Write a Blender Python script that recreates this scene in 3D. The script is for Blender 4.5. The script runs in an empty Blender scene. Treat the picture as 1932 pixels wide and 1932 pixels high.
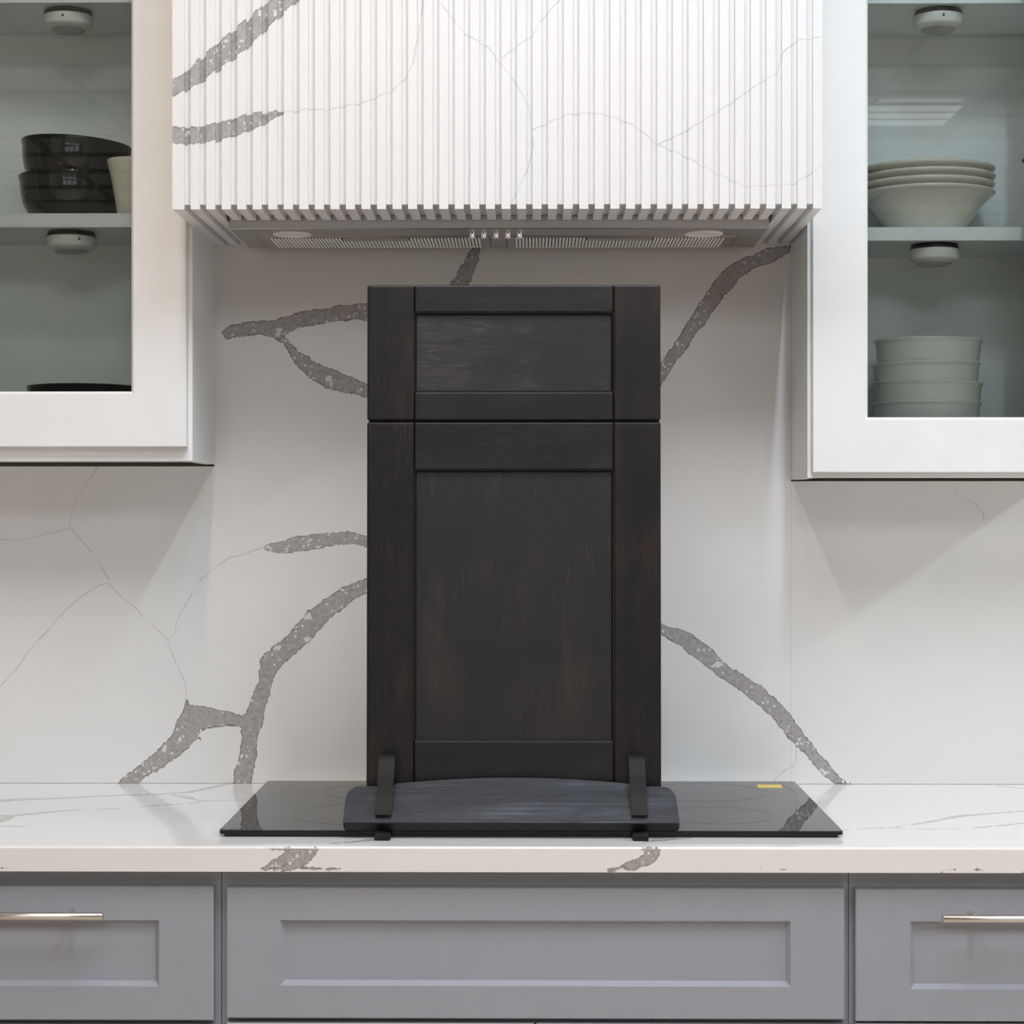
import bpy, bmesh, math, random
import numpy as np
from mathutils import Vector, Matrix

random.seed(7)
SC = bpy.context.scene
COL = SC.collection

# ------------------------------------------------------------------ camera, world, exposure
cam_data = bpy.data.cameras.new('camera')
cam = bpy.data.objects.new('camera', cam_data)
COL.objects.link(cam)
cam.location = (0.0, -3.451, 1.397)
cam.rotation_euler = (math.radians(90), 0, math.radians(0.546))
cam_data.sensor_width = 36
cam_data.lens = 3672 / 1932 * 36
cam_data.clip_start = 0.05
SC.camera = cam

world = bpy.data.worlds.new('world')
SC.world = world
world.use_nodes = True
world.node_tree.nodes['Background'].inputs[0].default_value = (1.0, 0.97, 0.93, 1)
world.node_tree.nodes['Background'].inputs[1].default_value = 0.0

SC.view_settings.view_transform = 'Standard'
SC.view_settings.look = 'None'
SC.view_settings.gamma = 1
SC.view_settings.use_curve_mapping = False
SC.view_settings.exposure = 0.0
SC.cycles.use_denoising = True
SC.cycles.max_bounces = 12
SC.cycles.sample_clamp_indirect = 6.0

# ceiling lamps of the showroom, with panels added as fill (their lights are made in their builders below)
CEIL = 3.6
# linear lamps run away from the wall: x, near y, far y, watts, colour
LINEAR = [(-0.45, -1.3, -2.7, 27.0, (1.0, 0.87, 0.75)), (0.06, -1.3, -2.7, 11.0, (0.68, 0.80, 1.0)),
          (0.57, -1.3, -2.7, 37.0, (0.71, 0.845, 1.0)), (3.9, -0.8, -2.0, 80.0, (0.87, 0.965, 1.0))]
# recessed panels, most of them unseen and added as fill: x, y, radiance, colour
COOL = (0.90, 0.96, 1.0)
DAY = (0.76, 0.87, 1.0)
WHITE = (0.95, 0.96, 1.0)
TROFFERS_AND_FILL = [(1.75, -7.73, 1.8, COOL), (-1.2, -7.73, 1.8, COOL), (-0.62, -5.4, 12.0, WHITE), (0.62, -5.4, 12.0, WHITE),
            (-0.62, -6.4, 12.0, WHITE), (0.62, -6.4, 12.0, WHITE), (3.8, -4.7, 16.5, DAY), (3.8, -5.4, 16.5, DAY), (-3.2, -2.6, 10.5, COOL)]

# unseen windows added as fill behind the camera: x of the middle; their glow
FILL_WINDOWS = [-2.3, 0.0, 2.3]
FILL_WINDOW_LIGHT = 2.0
FILL_WINDOW_COLOUR = (0.92, 0.97, 1.0)

# ------------------------------------------------------------------ helpers
def mesh_object(name, me, mat, parent=None):
    o = bpy.data.objects.new(name, me)
    COL.objects.link(o)
    if mat is not None:
        me.materials.append(mat)
    if parent is not None:
        o.parent = parent
    return o

def place(o, bm_or_none, parent):
    """keep world-built vertices where they are: put the origin at the part's middle"""
    me = o.data
    co = np.empty(len(me.vertices) * 3, np.float32)
    me.vertices.foreach_get('co', co)
    co = co.reshape(-1, 3)
    c = (co.min(0) + co.max(0)) / 2
    me.vertices.foreach_set('co', (co - c).ravel())
    base = Vector((0, 0, 0))
    p = parent
    while p is not None:
        base += p.location
        p = p.parent
    o.location = Vector([float(v) for v in c]) - base
    me.update()

def obj(name, bm, mat, parent=None, smooth=False, angle=35, local=False):
    """one mesh object from a bmesh given in world coordinates (or in the parent's own when local)"""
    me = bpy.data.meshes.new(name)
    bmesh.ops.recalc_face_normals(bm, faces=bm.faces[:])
    bm.to_mesh(me)
    bm.free()
    if smooth:
        for p in me.polygons:
            p.use_smooth = True
        me.set_sharp_from_angle(angle=math.radians(angle))
    o = mesh_object(name, me, mat, parent)
    if not local:
        place(o, None, parent)
    return o

def thing(name, label, cat, loc, group=None):
    o = bpy.data.objects.new(name, None)
    COL.objects.link(o)
    o.location = loc
    o.empty_display_size = 0.05
    o['label'] = label
    o['category'] = cat
    if group:
        o['group'] = group
    return o

def copy_tree(src, loc, label, rot=None):
    r = src.copy()
    COL.objects.link(r)
    r.location = loc
    r['label'] = label
    if rot is not None:
        r.rotation_euler = rot
    for ch in list(src.children):
        c = ch.copy()
        COL.objects.link(c)
        c.parent = r
        for g in list(ch.children):
            d = g.copy()
            COL.objects.link(d)
            d.parent = c
    return r

def box(bm, x0, x1, y0, y1, z0, z1, bevel=0.0, seg=1):
    vs = [bm.verts.new(p) for p in ((x0, y0, z0), (x1, y0, z0), (x1, y1, z0), (x0, y1, z0),
                                    (x0, y0, z1), (x1, y0, z1), (x1, y1, z1), (x0, y1, z1))]
    fs = [bm.faces.new([vs[i] for i in q]) for q in
          ((0, 3, 2, 1), (4, 5, 6, 7), (0, 1, 5, 4), (1, 2, 6, 5), (2, 3, 7, 6), (3, 0, 4, 7))]
    if bevel > 0:
        es = set(e for f in fs for e in f.edges)
        bmesh.ops.bevel(bm, geom=list(es), offset=bevel, segments=seg, profile=0.5, affect='EDGES')
    return bm

def boxobj(name, mat, parent, x0, x1, y0, y1, z0, z1, bevel=0.0, seg=1, local=False):
    bm = bmesh.new()
    box(bm, x0, x1, y0, y1, z0, z1, bevel, seg)
    return obj(name, bm, mat, parent, local=local)

def rings_mesh(bm, rings, cap_first=False, cap_last=False, close=False):
    """rings: lists of equal length of 3D points; quads between consecutive rings"""
    R = [[bm.verts.new(p) for p in r] for r in rings]
    n = len(R[0])
    pairs = list(zip(R[:-1], R[1:]))
    if close:
        pairs.append((R[-1], R[0]))
    for a, b in pairs:
        for i in range(n):
            j = (i + 1) % n
            bm.faces.new((a[i], a[j], b[j], b[i]))
    if cap_first:
        bm.faces.new(R[0][::-1])
    if cap_last:
        bm.faces.new(R[-1])
    return bm

def rect(x0, x1, z0, z1, y):
    return [(x0, y, z0), (x1, y, z0), (x1, y, z1), (x0, y, z1)]

def frame_bm(x0, x1, z0, z1, wl, wr, wb, wt, yf, th, bw=0.005, bd=0.006, edge=0.0015):
    """a rectangular frame (door, drawer front): eased outer edge and a chamfered inner edge"""
    bm = bmesh.new()
    ix0, ix1, iz0, iz1 = x0 + wl, x1 - wr, z0 + wb, z1 - wt
    rings_mesh(bm, [
        rect(x0, x1, z0, z1, yf + th),
        rect(x0, x1, z0, z1, yf + edge),
        rect(x0 + edge, x1 - edge, z0 + edge, z1 - edge, yf),
        rect(ix0 - bw, ix1 + bw, iz0 - bw, iz1 + bw, yf),
        rect(ix0, ix1, iz0, iz1, yf + bd),
        rect(ix0, ix1, iz0, iz1, yf + th)], close=True)
    return bm

def lathe(bm, profile, n=64, centre=(0, 0, 0)):
    """profile of (r, z); r = 0 points become poles"""
    rows = []
    cx, cy, cz = centre
    for r, z in profile:
        if r <= 1e-6:
            rows.append([bm.verts.new((cx, cy, cz + z))])
        else:
            rows.append([bm.verts.new((cx + r * math.cos(2 * math.pi * i / n), cy + r * math.sin(2 * math.pi * i / n), cz + z)) for i in range(n)])
    for a, b in zip(rows[:-1], rows[1:]):
        for i in range(n):
            j = (i + 1) % n
            if len(a) == 1 and len(b) == 1:
                continue
            if len(a) == 1:
                bm.faces.new((a[0], b[i], b[j]))
            elif len(b) == 1:
                bm.faces.new((a[i], a[j], b[0]))
            else:
                bm.faces.new((a[i], a[j], b[j], b[i]))
    return bm

def tube(bm, p0, p1, r, n=24, bevel=0.0):
    """round bar from p0 to p1 with eased ends"""
    p0, p1 = Vector(p0), Vector(p1)
    d = (p1 - p0)
    L = d.length
    q = d.to_track_quat('Z', 'Y').to_matrix()
    prof = [(0, 0), (r - bevel, 0), (r, bevel), (r, L - bevel), (r - bevel, L), (0, L)] if bevel else [(0, 0), (r, 0), (r, L), (0, L)]
    start = len(bm.verts)
    lathe(bm, prof, n)
    bm.verts.ensure_lookup_table()
    for v in bm.verts[start:]:
        v.co = p0 + q @ v.co
    return bm

# ------------------------------------------------------------------ materials
def new_mat(name):
    m = bpy.data.materials.new(name)
    m.use_nodes = True
    nt = m.node_tree
    return m, nt, nt.nodes, nt.links, nt.nodes['Principled BSDF']

def mnode(nt, op, a, b=None, c=None, clamp=False):
    n = nt.nodes.new('ShaderNodeMath')
    n.operation = op
    n.use_clamp = clamp
    for i, v in enumerate((a, b, c)):
        if v is None:
            continue
        if isinstance(v, (int, float)):
            n.inputs[i].default_value = v
        else:
            nt.links.new(v, n.inputs[i])
    return n.outputs[0]

def maprange(nt, v, a, b, c, d, smooth=True):
    n = nt.nodes.new('ShaderNodeMapRange')
    n.interpolation_type = 'SMOOTHSTEP' if smooth else 'LINEAR'
    nt.links.new(v, n.inputs[0])
    for i, x in enumerate((a, b, c, d)):
        n.inputs[i + 1].default_value = x
    return n.outputs[0]

def mix(nt, f, a, b):
    n = nt.nodes.new('ShaderNodeMix')
    n.data_type = 'RGBA'
    if isinstance(f, (int, float)):
        n.inputs[0].default_value = f
    else:
        nt.links.new(f, n.inputs[0])
    for i, v in ((6, a), (7, b)):
        if isinstance(v, tuple):
            n.inputs[i].default_value = (*v, 1)
        else:
            nt.links.new(v, n.inputs[i])
    return n.outputs[2]

def noise(nt, vec, scale, detail=3, rough=0.5):
    n = nt.nodes.new('ShaderNodeTexNoise')
    n.inputs['Scale'].default_value = scale
    n.inputs['Detail'].default_value = detail
    n.inputs['Roughness'].default_value = rough
    if vec is not None:
        nt.links.new(vec, n.inputs['Vector'])
    return n.outputs[0]

def coords(nt, scale=(1, 1, 1), kind='Object'):
    t = nt.nodes.new('ShaderNodeTexCoord')
    m = nt.nodes.new('ShaderNodeMapping')
    m.inputs['Scale'].default_value = scale
    nt.links.new(t.outputs[kind], m.inputs['Vector'])
    return m.outputs[0]

def bump(nt, h, strength, dist, bsdf):
    b = nt.nodes.new('ShaderNodeBump')
    b.inputs['Strength'].default_value = strength
    b.inputs['Distance'].default_value = dist
    nt.links.new(h, b.inputs['Height'])
    nt.links.new(b.outputs[0], bsdf.inputs['Normal'])

def paint(name, col, rough=0.4, var=0.04, bump_s=0.02, spec=0.5):
    m, nt, N, L, B = new_mat(name)
    v = coords(nt)
    n = noise(nt, v, 9, 4)
    d = tuple(c * (1 - var) for c in col)
    e = tuple(min(1, c * (1 + var)) for c in col)
    L.new(mix(nt, n, d, e), B.inputs['Base Color'])
    B.inputs['Roughness'].default_value = rough
    B.inputs['Specular IOR Level'].default_value = spec
    if bump_s:
        bump(nt, noise(nt, v, 260, 2), bump_s, 0.001, B)
    return m

def metal(name, col, rough, brushed=None):
    m, nt, N, L, B = new_mat(name)
    v = coords(nt, brushed or (1, 1, 1))
    n = noise(nt, v, 60, 3)
    L.new(mix(nt, n, tuple(c * 0.92 for c in col), col), B.inputs['Base Color'])
    B.inputs['Metallic'].default_value = 1
    L.new(maprange(nt, n, 0, 1, rough * 0.8, rough * 1.2), B.inputs['Roughness'])
    return m

def stone(name, base, vein, line, rough):
    """white quartz: the grey veins come from two distance attributes of the slab itself"""
    m, nt, N, L, B = new_mat(name)
    v = coords(nt)
    a = N.new('ShaderNodeAttribute'); a.attribute_name = 'vein'
    h = N.new('ShaderNodeAttribute'); h.attribute_name = 'hair'
    n1 = mnode(nt, 'SUBTRACT', noise(nt, v, 45, 3), 0.5)
    n2 = mnode(nt, 'SUBTRACT', noise(nt, v, 190, 3, 0.6), 0.5)
    d = mnode(nt, 'ADD', a.outputs['Fac'], mnode(nt, 'ADD', mnode(nt, 'MULTIPLY', n1, 0.010), mnode(nt, 'MULTIPLY', n2, 0.0075)))
    inside = maprange(nt, d, -0.0005, 0.0005, 1, 0)
    rim = maprange(nt, mnode(nt, 'ABSOLUTE', mnode(nt, 'ADD', d, 0.0006)), 0.0004, 0.0015, 1, 0)
    # pale blotches and dark flecks inside the vein
    vo = N.new('ShaderNodeTexVoronoi'); vo.inputs['Scale'].default_value = 95
    vo.inputs['Randomness'].default_value = 1
    L.new(v, vo.inputs['Vector'])
    sp = noise(nt, v, 28, 2)
    pale = mnode(nt, 'MULTIPLY', maprange(nt, vo.outputs['Distance'], 0.17, 0.27, 1, 0), maprange(nt, sp, 0.42, 0.54, 0, 1))
    pale2 = maprange(nt, noise(nt, v, 52, 3, 0.55), 0.64, 0.67, 0, 1)
    pale = mnode(nt, 'MAXIMUM', pale, pale2)
    mott = noise(nt, v, 130, 4, 0.65)
    vc = mix(nt, maprange(nt, mott, 0.3, 0.7, 0, 1), tuple(c * 0.84 for c in vein), tuple(c * 1.14 for c in vein))
    vc = mix(nt, mnode(nt, 'MULTIPLY', pale, 0.8), vc, base)
    vc = mix(nt, maprange(nt, noise(nt, v, 220, 2), 0.70, 0.76, 0, 0.7), vc, line)
    vc = mix(nt, mnode(nt, 'MULTIPLY', rim, maprange(nt, noise(nt, v, 60, 2), 0.3, 0.55, 0.25, 0.9)), vc, line)
    cloud = noise(nt, v, 5, 4)
    bc = mix(nt, cloud, tuple(c * 0.975 for c in base), tuple(min(1, c * 1.02) for c in base))
    hd = mnode(nt, 'ADD', h.outputs['Fac'], mnode(nt, 'MULTIPLY', mnode(nt, 'SUBTRACT', noise(nt, v, 90, 3, 0.6), 0.5), 0.0016))
    hm = mnode(nt, 'MULTIPLY', maprange(nt, hd, 0.0003, 0.0016, 1, 0), maprange(nt, noise(nt, v, 25, 3), 0.3, 0.7, 0.18, 0.62))
    bc = mix(nt, hm, bc, vein)
    allm = mnode(nt, 'MAXIMUM', inside, mnode(nt, 'MULTIPLY', rim, 0.55))
    L.new(mix(nt, allm, bc, vc), B.inputs['Base Color'])
    B.inputs['Roughness'].default_value = rough
    return m

def wood(name, dark, light, grain, rough=0.38, amount=1.0, bs=0.12, band=None, spec=0.5, run=1.0):
    """fine stained grain; grain = 'x' or 'z' is the direction the fibres run"""
    m, nt, N, L, B = new_mat(name)
    s = {'x': (28 / run, 90, 330), 'z': (330, 90, 28 / run)}[grain]
    fib = noise(nt, coords(nt, s), 1.0, 4, 0.65)
    s2 = {'x': (70 / run, 120, 900 / run ** 0.5), 'z': (900, 120, 70 / run)}[grain]
    fine = noise(nt, coords(nt, s2), 1.0, 3, 0.6)
    s3 = {'x': (3.5, 9, 22), 'z': (22, 9, 3.5)}[grain]
    broad = noise(nt, coords(nt, s3), 1.0, 3, 0.5)
    blot = noise(nt, coords(nt, (9, 9, 7)), 1.0, 5, 0.6)
    f = mnode(nt, 'MULTIPLY', maprange(nt, fib, 0.48, 0.74, 0, 1), maprange(nt, blot, 0.38, 0.66, 0.05, 1))
    f = mnode(nt, 'ADD', f, mnode(nt, 'MULTIPLY', maprange(nt, broad, 0.42, 0.68, 0, 0.45), maprange(nt, blot, 0.35, 0.62, 0.2, 1)))
    f = mnode(nt, 'ADD', f, mnode(nt, 'MULTIPLY', maprange(nt, fine, 0.55, 0.75, 0, 0.5), maprange(nt, blot, 0.3, 0.6, 0.3, 1)), clamp=True)
    f = mnode(nt, 'MULTIPLY', f, amount)
    if band:                     # veneer leaves of slightly different tone meet at these x
        t = N.new('ShaderNodeTexCoord')
        sep = N.new('ShaderNodeSeparateXYZ')
        L.new(t.outputs['Object'], sep.inputs[0])
        for x0, x1, k in band:
            w = mnode(nt, 'MULTIPLY', maprange(nt, sep.outputs[0], x0, x1, 0, 1), mnode(nt, 'LESS_THAN', sep.outputs[0], x1))
            f = mnode(nt, 'MULTIPLY', f, mnode(nt, 'SUBTRACT', 1.0, mnode(nt, 'MULTIPLY', w, k)))
    L.new(mix(nt, f, dark, light), B.inputs['Base Color'])
    B.inputs['Specular IOR Level'].default_value = spec
    L.new(maprange(nt, fine, 0.3, 0.7, rough * 0.85, rough * 1.2), B.inputs['Roughness'])
    bump(nt, fine, bs, 0.0006, B)
    return m

def glass_pane(name, tint, ior=1.5):
    m, nt, N, L, B = new_mat(name)
    N.remove(B)
    out = N['Material Output']
    t = N.new('ShaderNodeBsdfTransparent'); t.inputs[0].default_value = (*tint, 1)
    g = N.new('ShaderNodeBsdfGlossy'); g.inputs['Roughness'].default_value = 0.0
    g.inputs[0].default_value = (1, 1, 1, 1)
    f = N.new('ShaderNodeFresnel'); f.inputs[0].default_value = ior
    x = N.new('ShaderNodeMixShader')
    L.new(f.outputs[0], x.inputs[0]); L.new(t.outputs[0], x.inputs[1]); L.new(g.outputs[0], x.inputs[2])
    L.new(x.outputs[0], out.inputs[0])
    return m

def ceramic(name, col, rough=0.12, spec=0.5):
    m, nt, N, L, B = new_mat(name)
    n = noise(nt, coords(nt), 14, 3)
    L.new(mix(nt, n, tuple(c * 0.96 for c in col), col), B.inputs['Base Color'])
    B.inputs['Roughness'].default_value = rough
    B.inputs['Specular IOR Level'].default_value = spec
    return m

def emit(name, col, s):
    m, nt, N, L, B = new_mat(name)
    N.remove(B)
    e = N.new('ShaderNodeEmission')
    e.inputs[0].default_value = (*col, 1)
    e.inputs[1].default_value = s
    L.new(e.outputs[0], N['Material Output'].inputs[0])
    return m

M = {}
M['quartz'] = stone('white_quartz', (0.785, 0.77, 0.75), (0.385, 0.362, 0.345), (0.15, 0.135, 0.125), 0.16)
M['quartz_top'] = stone('polished_quartz_top', (0.82, 0.81, 0.80), (0.50, 0.49, 0.48), (0.42, 0.41, 0.40), 0.09)
M['quartz_edge'] = stone('quartz_edge', (0.83, 0.79, 0.765), (0.40, 0.37, 0.355), (0.23, 0.21, 0.20), 0.2)
M['quartz_hood'] = stone('fluted_quartz', (0.84, 0.83, 0.82), (0.40, 0.39, 0.385), (0.25, 0.24, 0.235), 0.3)
M['white'] = paint('white_cabinet_paint', (0.89, 0.89, 0.885), 0.35)
M['inside'] = paint('cabinet_interior', (0.90, 0.93, 0.92), 0.45)
M['grey'] = paint('grey_cabinet_paint', (0.335, 0.345, 0.383), 0.38)
M['wall'] = paint('room_wall_paint', (0.62, 0.56, 0.50), 0.8)
M['drywall'] = paint('drywall_paint', (0.75, 0.72, 0.68), 0.8)
M['ceil'] = paint('ceiling_tile', (0.78, 0.77, 0.75), 0.9, 0.05, 0.15)
M['tbar'] = paint('ceiling_grid', (0.35, 0.35, 0.34), 0.5)
M['floor'] = wood('floor_wood', (0.49, 0.385, 0.285), (0.61, 0.495, 0.38), 'x', 0.4, 1, 0.05)
M['steel'] = metal('brushed_steel', (0.48, 0.46, 0.44), 0.34, (2, 60, 60))
M['louvre'] = paint('bright_aluminium', (0.93, 0.91, 0.85), 0.35, 0.04, 0)
M['dark'] = paint('dark_recess', (0.02, 0.02, 0.02), 0.6, 0.1, 0)  # near black, standing in for shade in the hood's gaps
M['chrome'] = metal('chrome', (0.9, 0.9, 0.92), 0.07)
M['nickel'] = metal('brushed_nickel', (0.78, 0.74, 0.70), 0.2, (3, 80, 80))
M['lens'] = ceramic('frosted_lens', (0.46, 0.45, 0.43), 0.35)
M['black_glass'] = ceramic('black_glass', (0.012, 0.012, 0.013), 0.03, 0.32)
M['black_plastic'] = paint('black_plastic', (0.012, 0.012, 0.012), 0.45, 0.1, 0)
M['ring_print'] = paint('grey_print', (0.035, 0.035, 0.035), 0.25, 0.1, 0)
M['yellow'] = paint('yellow_sticker', (0.82, 0.60, 0.12), 0.5, 0.06, 0)
M['stile'] = wood('espresso_wood_upright', (0.0065, 0.0060, 0.0068), (0.040, 0.023, 0.018), 'z', 0.36, 1.0, spec=0.33)
M['rail'] = wood('espresso_wood_across', (0.0072, 0.0068, 0.0074), (0.030, 0.025, 0.023), 'x', 0.36, 0.9, spec=0.38)
M['panel_x'] = wood('espresso_panel_across', (0.0100, 0.0092, 0.0098), (0.056, 0.048, 0.046), 'x', 0.40, 1.0)
M['panel_z'] = wood('espresso_panel_upright', (0.0085, 0.0078, 0.0078), (0.036, 0.028, 0.025), 'z', 0.42, 1.0, 0.12, [(-0.110, -0.052, 0.7), (0.02, 0.075, 0.35)])
M['bead'] = paint('espresso_bead', (0.010, 0.010, 0.010), 0.2, 0.2, 0)
M['board'] = wood('black_stained_board', (0.036, 0.039, 0.046), (0.100, 0.107, 0.121), 'x', 0.30, 1.0, 0.3, run=7)  # grain on black wood, lightened bluish to carry the sheen of the lamps
M['board_edge'] = paint('black_board_edge', (0.009, 0.008, 0.007), 0.5, 0.2, 0.1, 0.3)  # same black board, edge faces coloured darker as if in shade
M['strap'] = paint('black_iron', (0.010, 0.0085, 0.007), 0.55, 0.3, 0.1, 0.25)
M['black_bowl'] = ceramic('black_glaze', (0.010, 0.010, 0.010), 0.08)
M['cream'] = ceramic('cream_glaze', (0.82, 0.795, 0.70), 0.16)
M['pale'] = ceramic('pale_glaze', (0.82, 0.83, 0.78), 0.18)
M['cup'] = ceramic('cup_glaze', (0.80, 0.765, 0.64), 0.2)
M['puck'] = paint('white_plastic', (0.78, 0.77, 0.74), 0.3, 0.03, 0)
M['rubber'] = paint('black_rubber', (0.018, 0.018, 0.022), 0.5, 0.1, 0)
M['glass'] = glass_pane('cabinet_glass', (0.96, 0.985, 0.975))
M['daylight'] = emit('window_daylight', FILL_WINDOW_COLOUR, FILL_WINDOW_LIGHT)
M['dark_wall'] = paint('dark_room_wall', (0.26, 0.24, 0.22), 0.8)
M['quartz_plain'] = paint('plain_quartz', (0.84, 0.83, 0.82), 0.3, 0.03, 0)
M['lamp_lens'] = paint('hood_lamp_lens', (0.85, 0.83, 0.78), 0.3, 0.03, 0)
M['lamp_off'] = paint('lamp_housing_white', (0.8, 0.8, 0.8), 0.5)
M['screw'] = paint('rusty_screw', (0.05, 0.025, 0.015), 0.5, 0.3, 0)

# ------------------------------------------------------------------ vein drawings of the stone, in metres on each slab
WALL_VEINS = [[(-0.5383,1.7132,0.0103),(-0.5232,1.7189,0.0122),(-0.4997,1.7226,0.0122),(-0.4761,1.7254,0.0122),(-0.4526,1.7207,0.016),(-0.4337,1.7301,0.0141),(-0.4102,1.7385,0.0132),(-0.3866,1.7423,0.0132),(-0.3584,1.746,0.0132),(-0.3301,1.7507,0.0132),(-0.3066,1.7525,0.0141),(-0.2831,1.7506,0.015),(-0.2266,1.7412,0.016),(-0.1419,1.7035,0.016)],[(-0.4479,1.7075,0.0066),(-0.4337,1.6981,0.0066),(-0.4215,1.683,0.0075),(-0.4074,1.6661,0.0122),(-0.3866,1.6491,0.015),(-0.3631,1.635,0.0169),(-0.3348,1.6265,0.016),(-0.3066,1.6171,0.0132),(-0.2878,1.6114,0.0122),(-0.2266,1.6001,0.0132),(-0.1419,1.6471,0.0122),(-0.1419,1.7035,0.0141)],[(-0.0921,1.8914,0.0056),(-0.0959,1.8651,0.0066),(-0.1025,1.8445,0.0113),(-0.1137,1.8238,0.0132),(-0.125,1.8022,0.0141),(-0.1419,1.7693,0.015),(-0.1419,1.7035,0.0141)],[(0.458,1.8644,0.0066),(0.4402,1.8569,0.0103),(0.4215,1.8494,0.0132),(0.398,1.842,0.0122),(0.3746,1.8317,0.0122),(0.3539,1.8157,0.016),(0.3389,1.797,0.015),(0.323,1.7763,0.0141),(0.3108,1.7594,0.0132),(0.2977,1.7388,0.0141),(0.2836,1.7191,0.0122),(0.2714,1.7003,0.0122),(0.2573,1.6806,0.0113),(0.2451,1.6628,0.0094),(0.2301,1.6393,0.0103),(0.2057,1.6046,0.0113),(0.1118,1.506,0.0122),(-0.0667,1.4026,0.0113),(-0.2266,1.3274,0.0094)],[(-0.4686,1.334,0.0047),(-0.4526,1.333,0.0094),(-0.4337,1.3368,0.0122),(-0.4055,1.3415,0.0132),(-0.3772,1.3453,0.0122),(-0.349,1.35,0.0113),(-0.3254,1.3519,0.0103),(-0.3066,1.3481,0.0085),(-0.2878,1.3443,0.0085),(-0.2266,1.3274,0.0094)],[(-0.2266,1.2992,0.0132),(-0.2831,1.2691,0.0141),(-0.3066,1.2597,0.0132),(-0.3254,1.2521,0.015),(-0.3443,1.2361,0.016),(-0.3678,1.2192,0.0169),(-0.3866,1.2032,0.0188),(-0.4036,1.1816,0.0197),(-0.4243,1.1627,0.0169),(-0.445,1.1467,0.0169),(-0.4629,1.1279,0.0179),(-0.4695,1.1062,0.0132),(-0.4742,1.0827,0.0132),(-0.4808,1.0639,0.0141),(-0.4874,1.0451,0.015),(-0.4931,1.0262,0.0179),(-0.4978,1.0074,0.016),(-0.4987,0.9886,0.015),(-0.5016,0.965,0.015),(-0.5063,0.9462,0.0141),(-0.511,0.9302,0.0169),(-0.5138,0.9114,0.015)],[(-0.4921,1.0243,0.0122),(-0.5138,1.0262,0.0094),(-0.5374,1.0299,0.0122),(-0.5609,1.0309,0.016),(-0.5798,1.0308,0.0197),(-0.6015,1.0355,0.0188),(-0.6071,1.0167,0.0226),(-0.6147,0.9979,0.0197),(-0.6317,0.9809,0.0169),(-0.6505,0.9649,0.015),(-0.6694,0.9498,0.0141),(-0.6882,0.9375,0.0132),(-0.7024,0.9281,0.0122),(-0.7165,0.9149,0.015)],[(-0.6118,1.0675,0.0014),(-0.609,1.0543,0.0038),(-0.6034,1.0402,0.0075)],[(-0.5883,1.0026,0.0028),(-0.5836,0.9941,0.0014),(-0.5807,0.9857,0.0009)],[(-0.2266,1.2992,0.0132),(-0.0667,1.2851,0.0113),(0.0836,1.2476,0.0085),(0.1869,1.2101,0.0047),(0.2292,1.1941,0.0056),(0.2414,1.1838,0.0094),(0.2667,1.1754,0.0141),(0.2901,1.1585,0.0169),(0.3108,1.1435,0.016),(0.3296,1.1247,0.0132),(0.3511,1.1097,0.0122),(0.3746,1.0947,0.0122),(0.398,1.0778,0.015),(0.4215,1.0572,0.015),(0.4449,1.0366,0.0141),(0.4608,1.0131,0.0132),(0.4777,0.9916,0.0122),(0.4964,0.9728,0.0103),(0.5133,0.9522,0.0103),(0.5292,0.9334,0.0085),(0.5433,0.9222,0.0075),(0.5639,0.9156,0.0028)]]
WALL_HAIRLINES = [[(-0.7648,1.4828),(-0.7789,1.4617),(-0.793,1.4407),(-0.807,1.4173),(-0.8164,1.3939),(-0.8192,1.3693)],[(-0.8192,1.3693),(-0.8328,1.3646),(-0.8493,1.3606),(-0.861,1.3583),(-0.8844,1.3513),(-0.9056,1.3464),(-0.9243,1.3475),(-0.9572,1.3489)],[(-0.8192,1.3693),(-0.807,1.3588),(-0.7953,1.3436),(-0.7836,1.3295),(-0.7672,1.3096),(-0.7484,1.2757)],[(-0.7508,1.271),(-0.7648,1.2675),(-0.7883,1.2535),(-0.8094,1.2383),(-0.8375,1.2113),(-0.8516,1.1926),(-0.8774,1.1668),(-0.8962,1.1434),(-0.9126,1.12),(-0.929,1.1013),(-0.9525,1.0778)],[(-0.7508,1.271),(-0.7367,1.2558),(-0.7226,1.2418),(-0.7039,1.229),(-0.6828,1.2044),(-0.6687,1.1927),(-0.6547,1.181),(-0.6453,1.1693),(-0.6383,1.1483),(-0.6289,1.1272),(-0.6195,1.1085),(-0.6125,1.0898),(-0.612,1.0758),(-0.6132,1.0641)],[(-0.6453,1.1693),(-0.6383,1.1764),(-0.6308,1.181),(-0.6301,1.1951),(-0.6242,1.2114),(-0.6172,1.2255),(-0.6055,1.2442),(-0.5938,1.2653),(-0.5844,1.2781),(-0.568,1.2933),(-0.5539,1.3027),(-0.5352,1.3155),(-0.5141,1.3202),(-0.4884,1.3296),(-0.4697,1.3354)],[(0.7464,1.4419),(0.76,1.4248),(0.7872,1.4112),(0.8008,1.3941),(0.8014,1.3856)],[(0.47,0.9815),(0.4707,0.9576),(0.4656,0.9474),(0.4469,0.9371),(0.4332,0.9252),(0.4281,0.9166)]]
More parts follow.
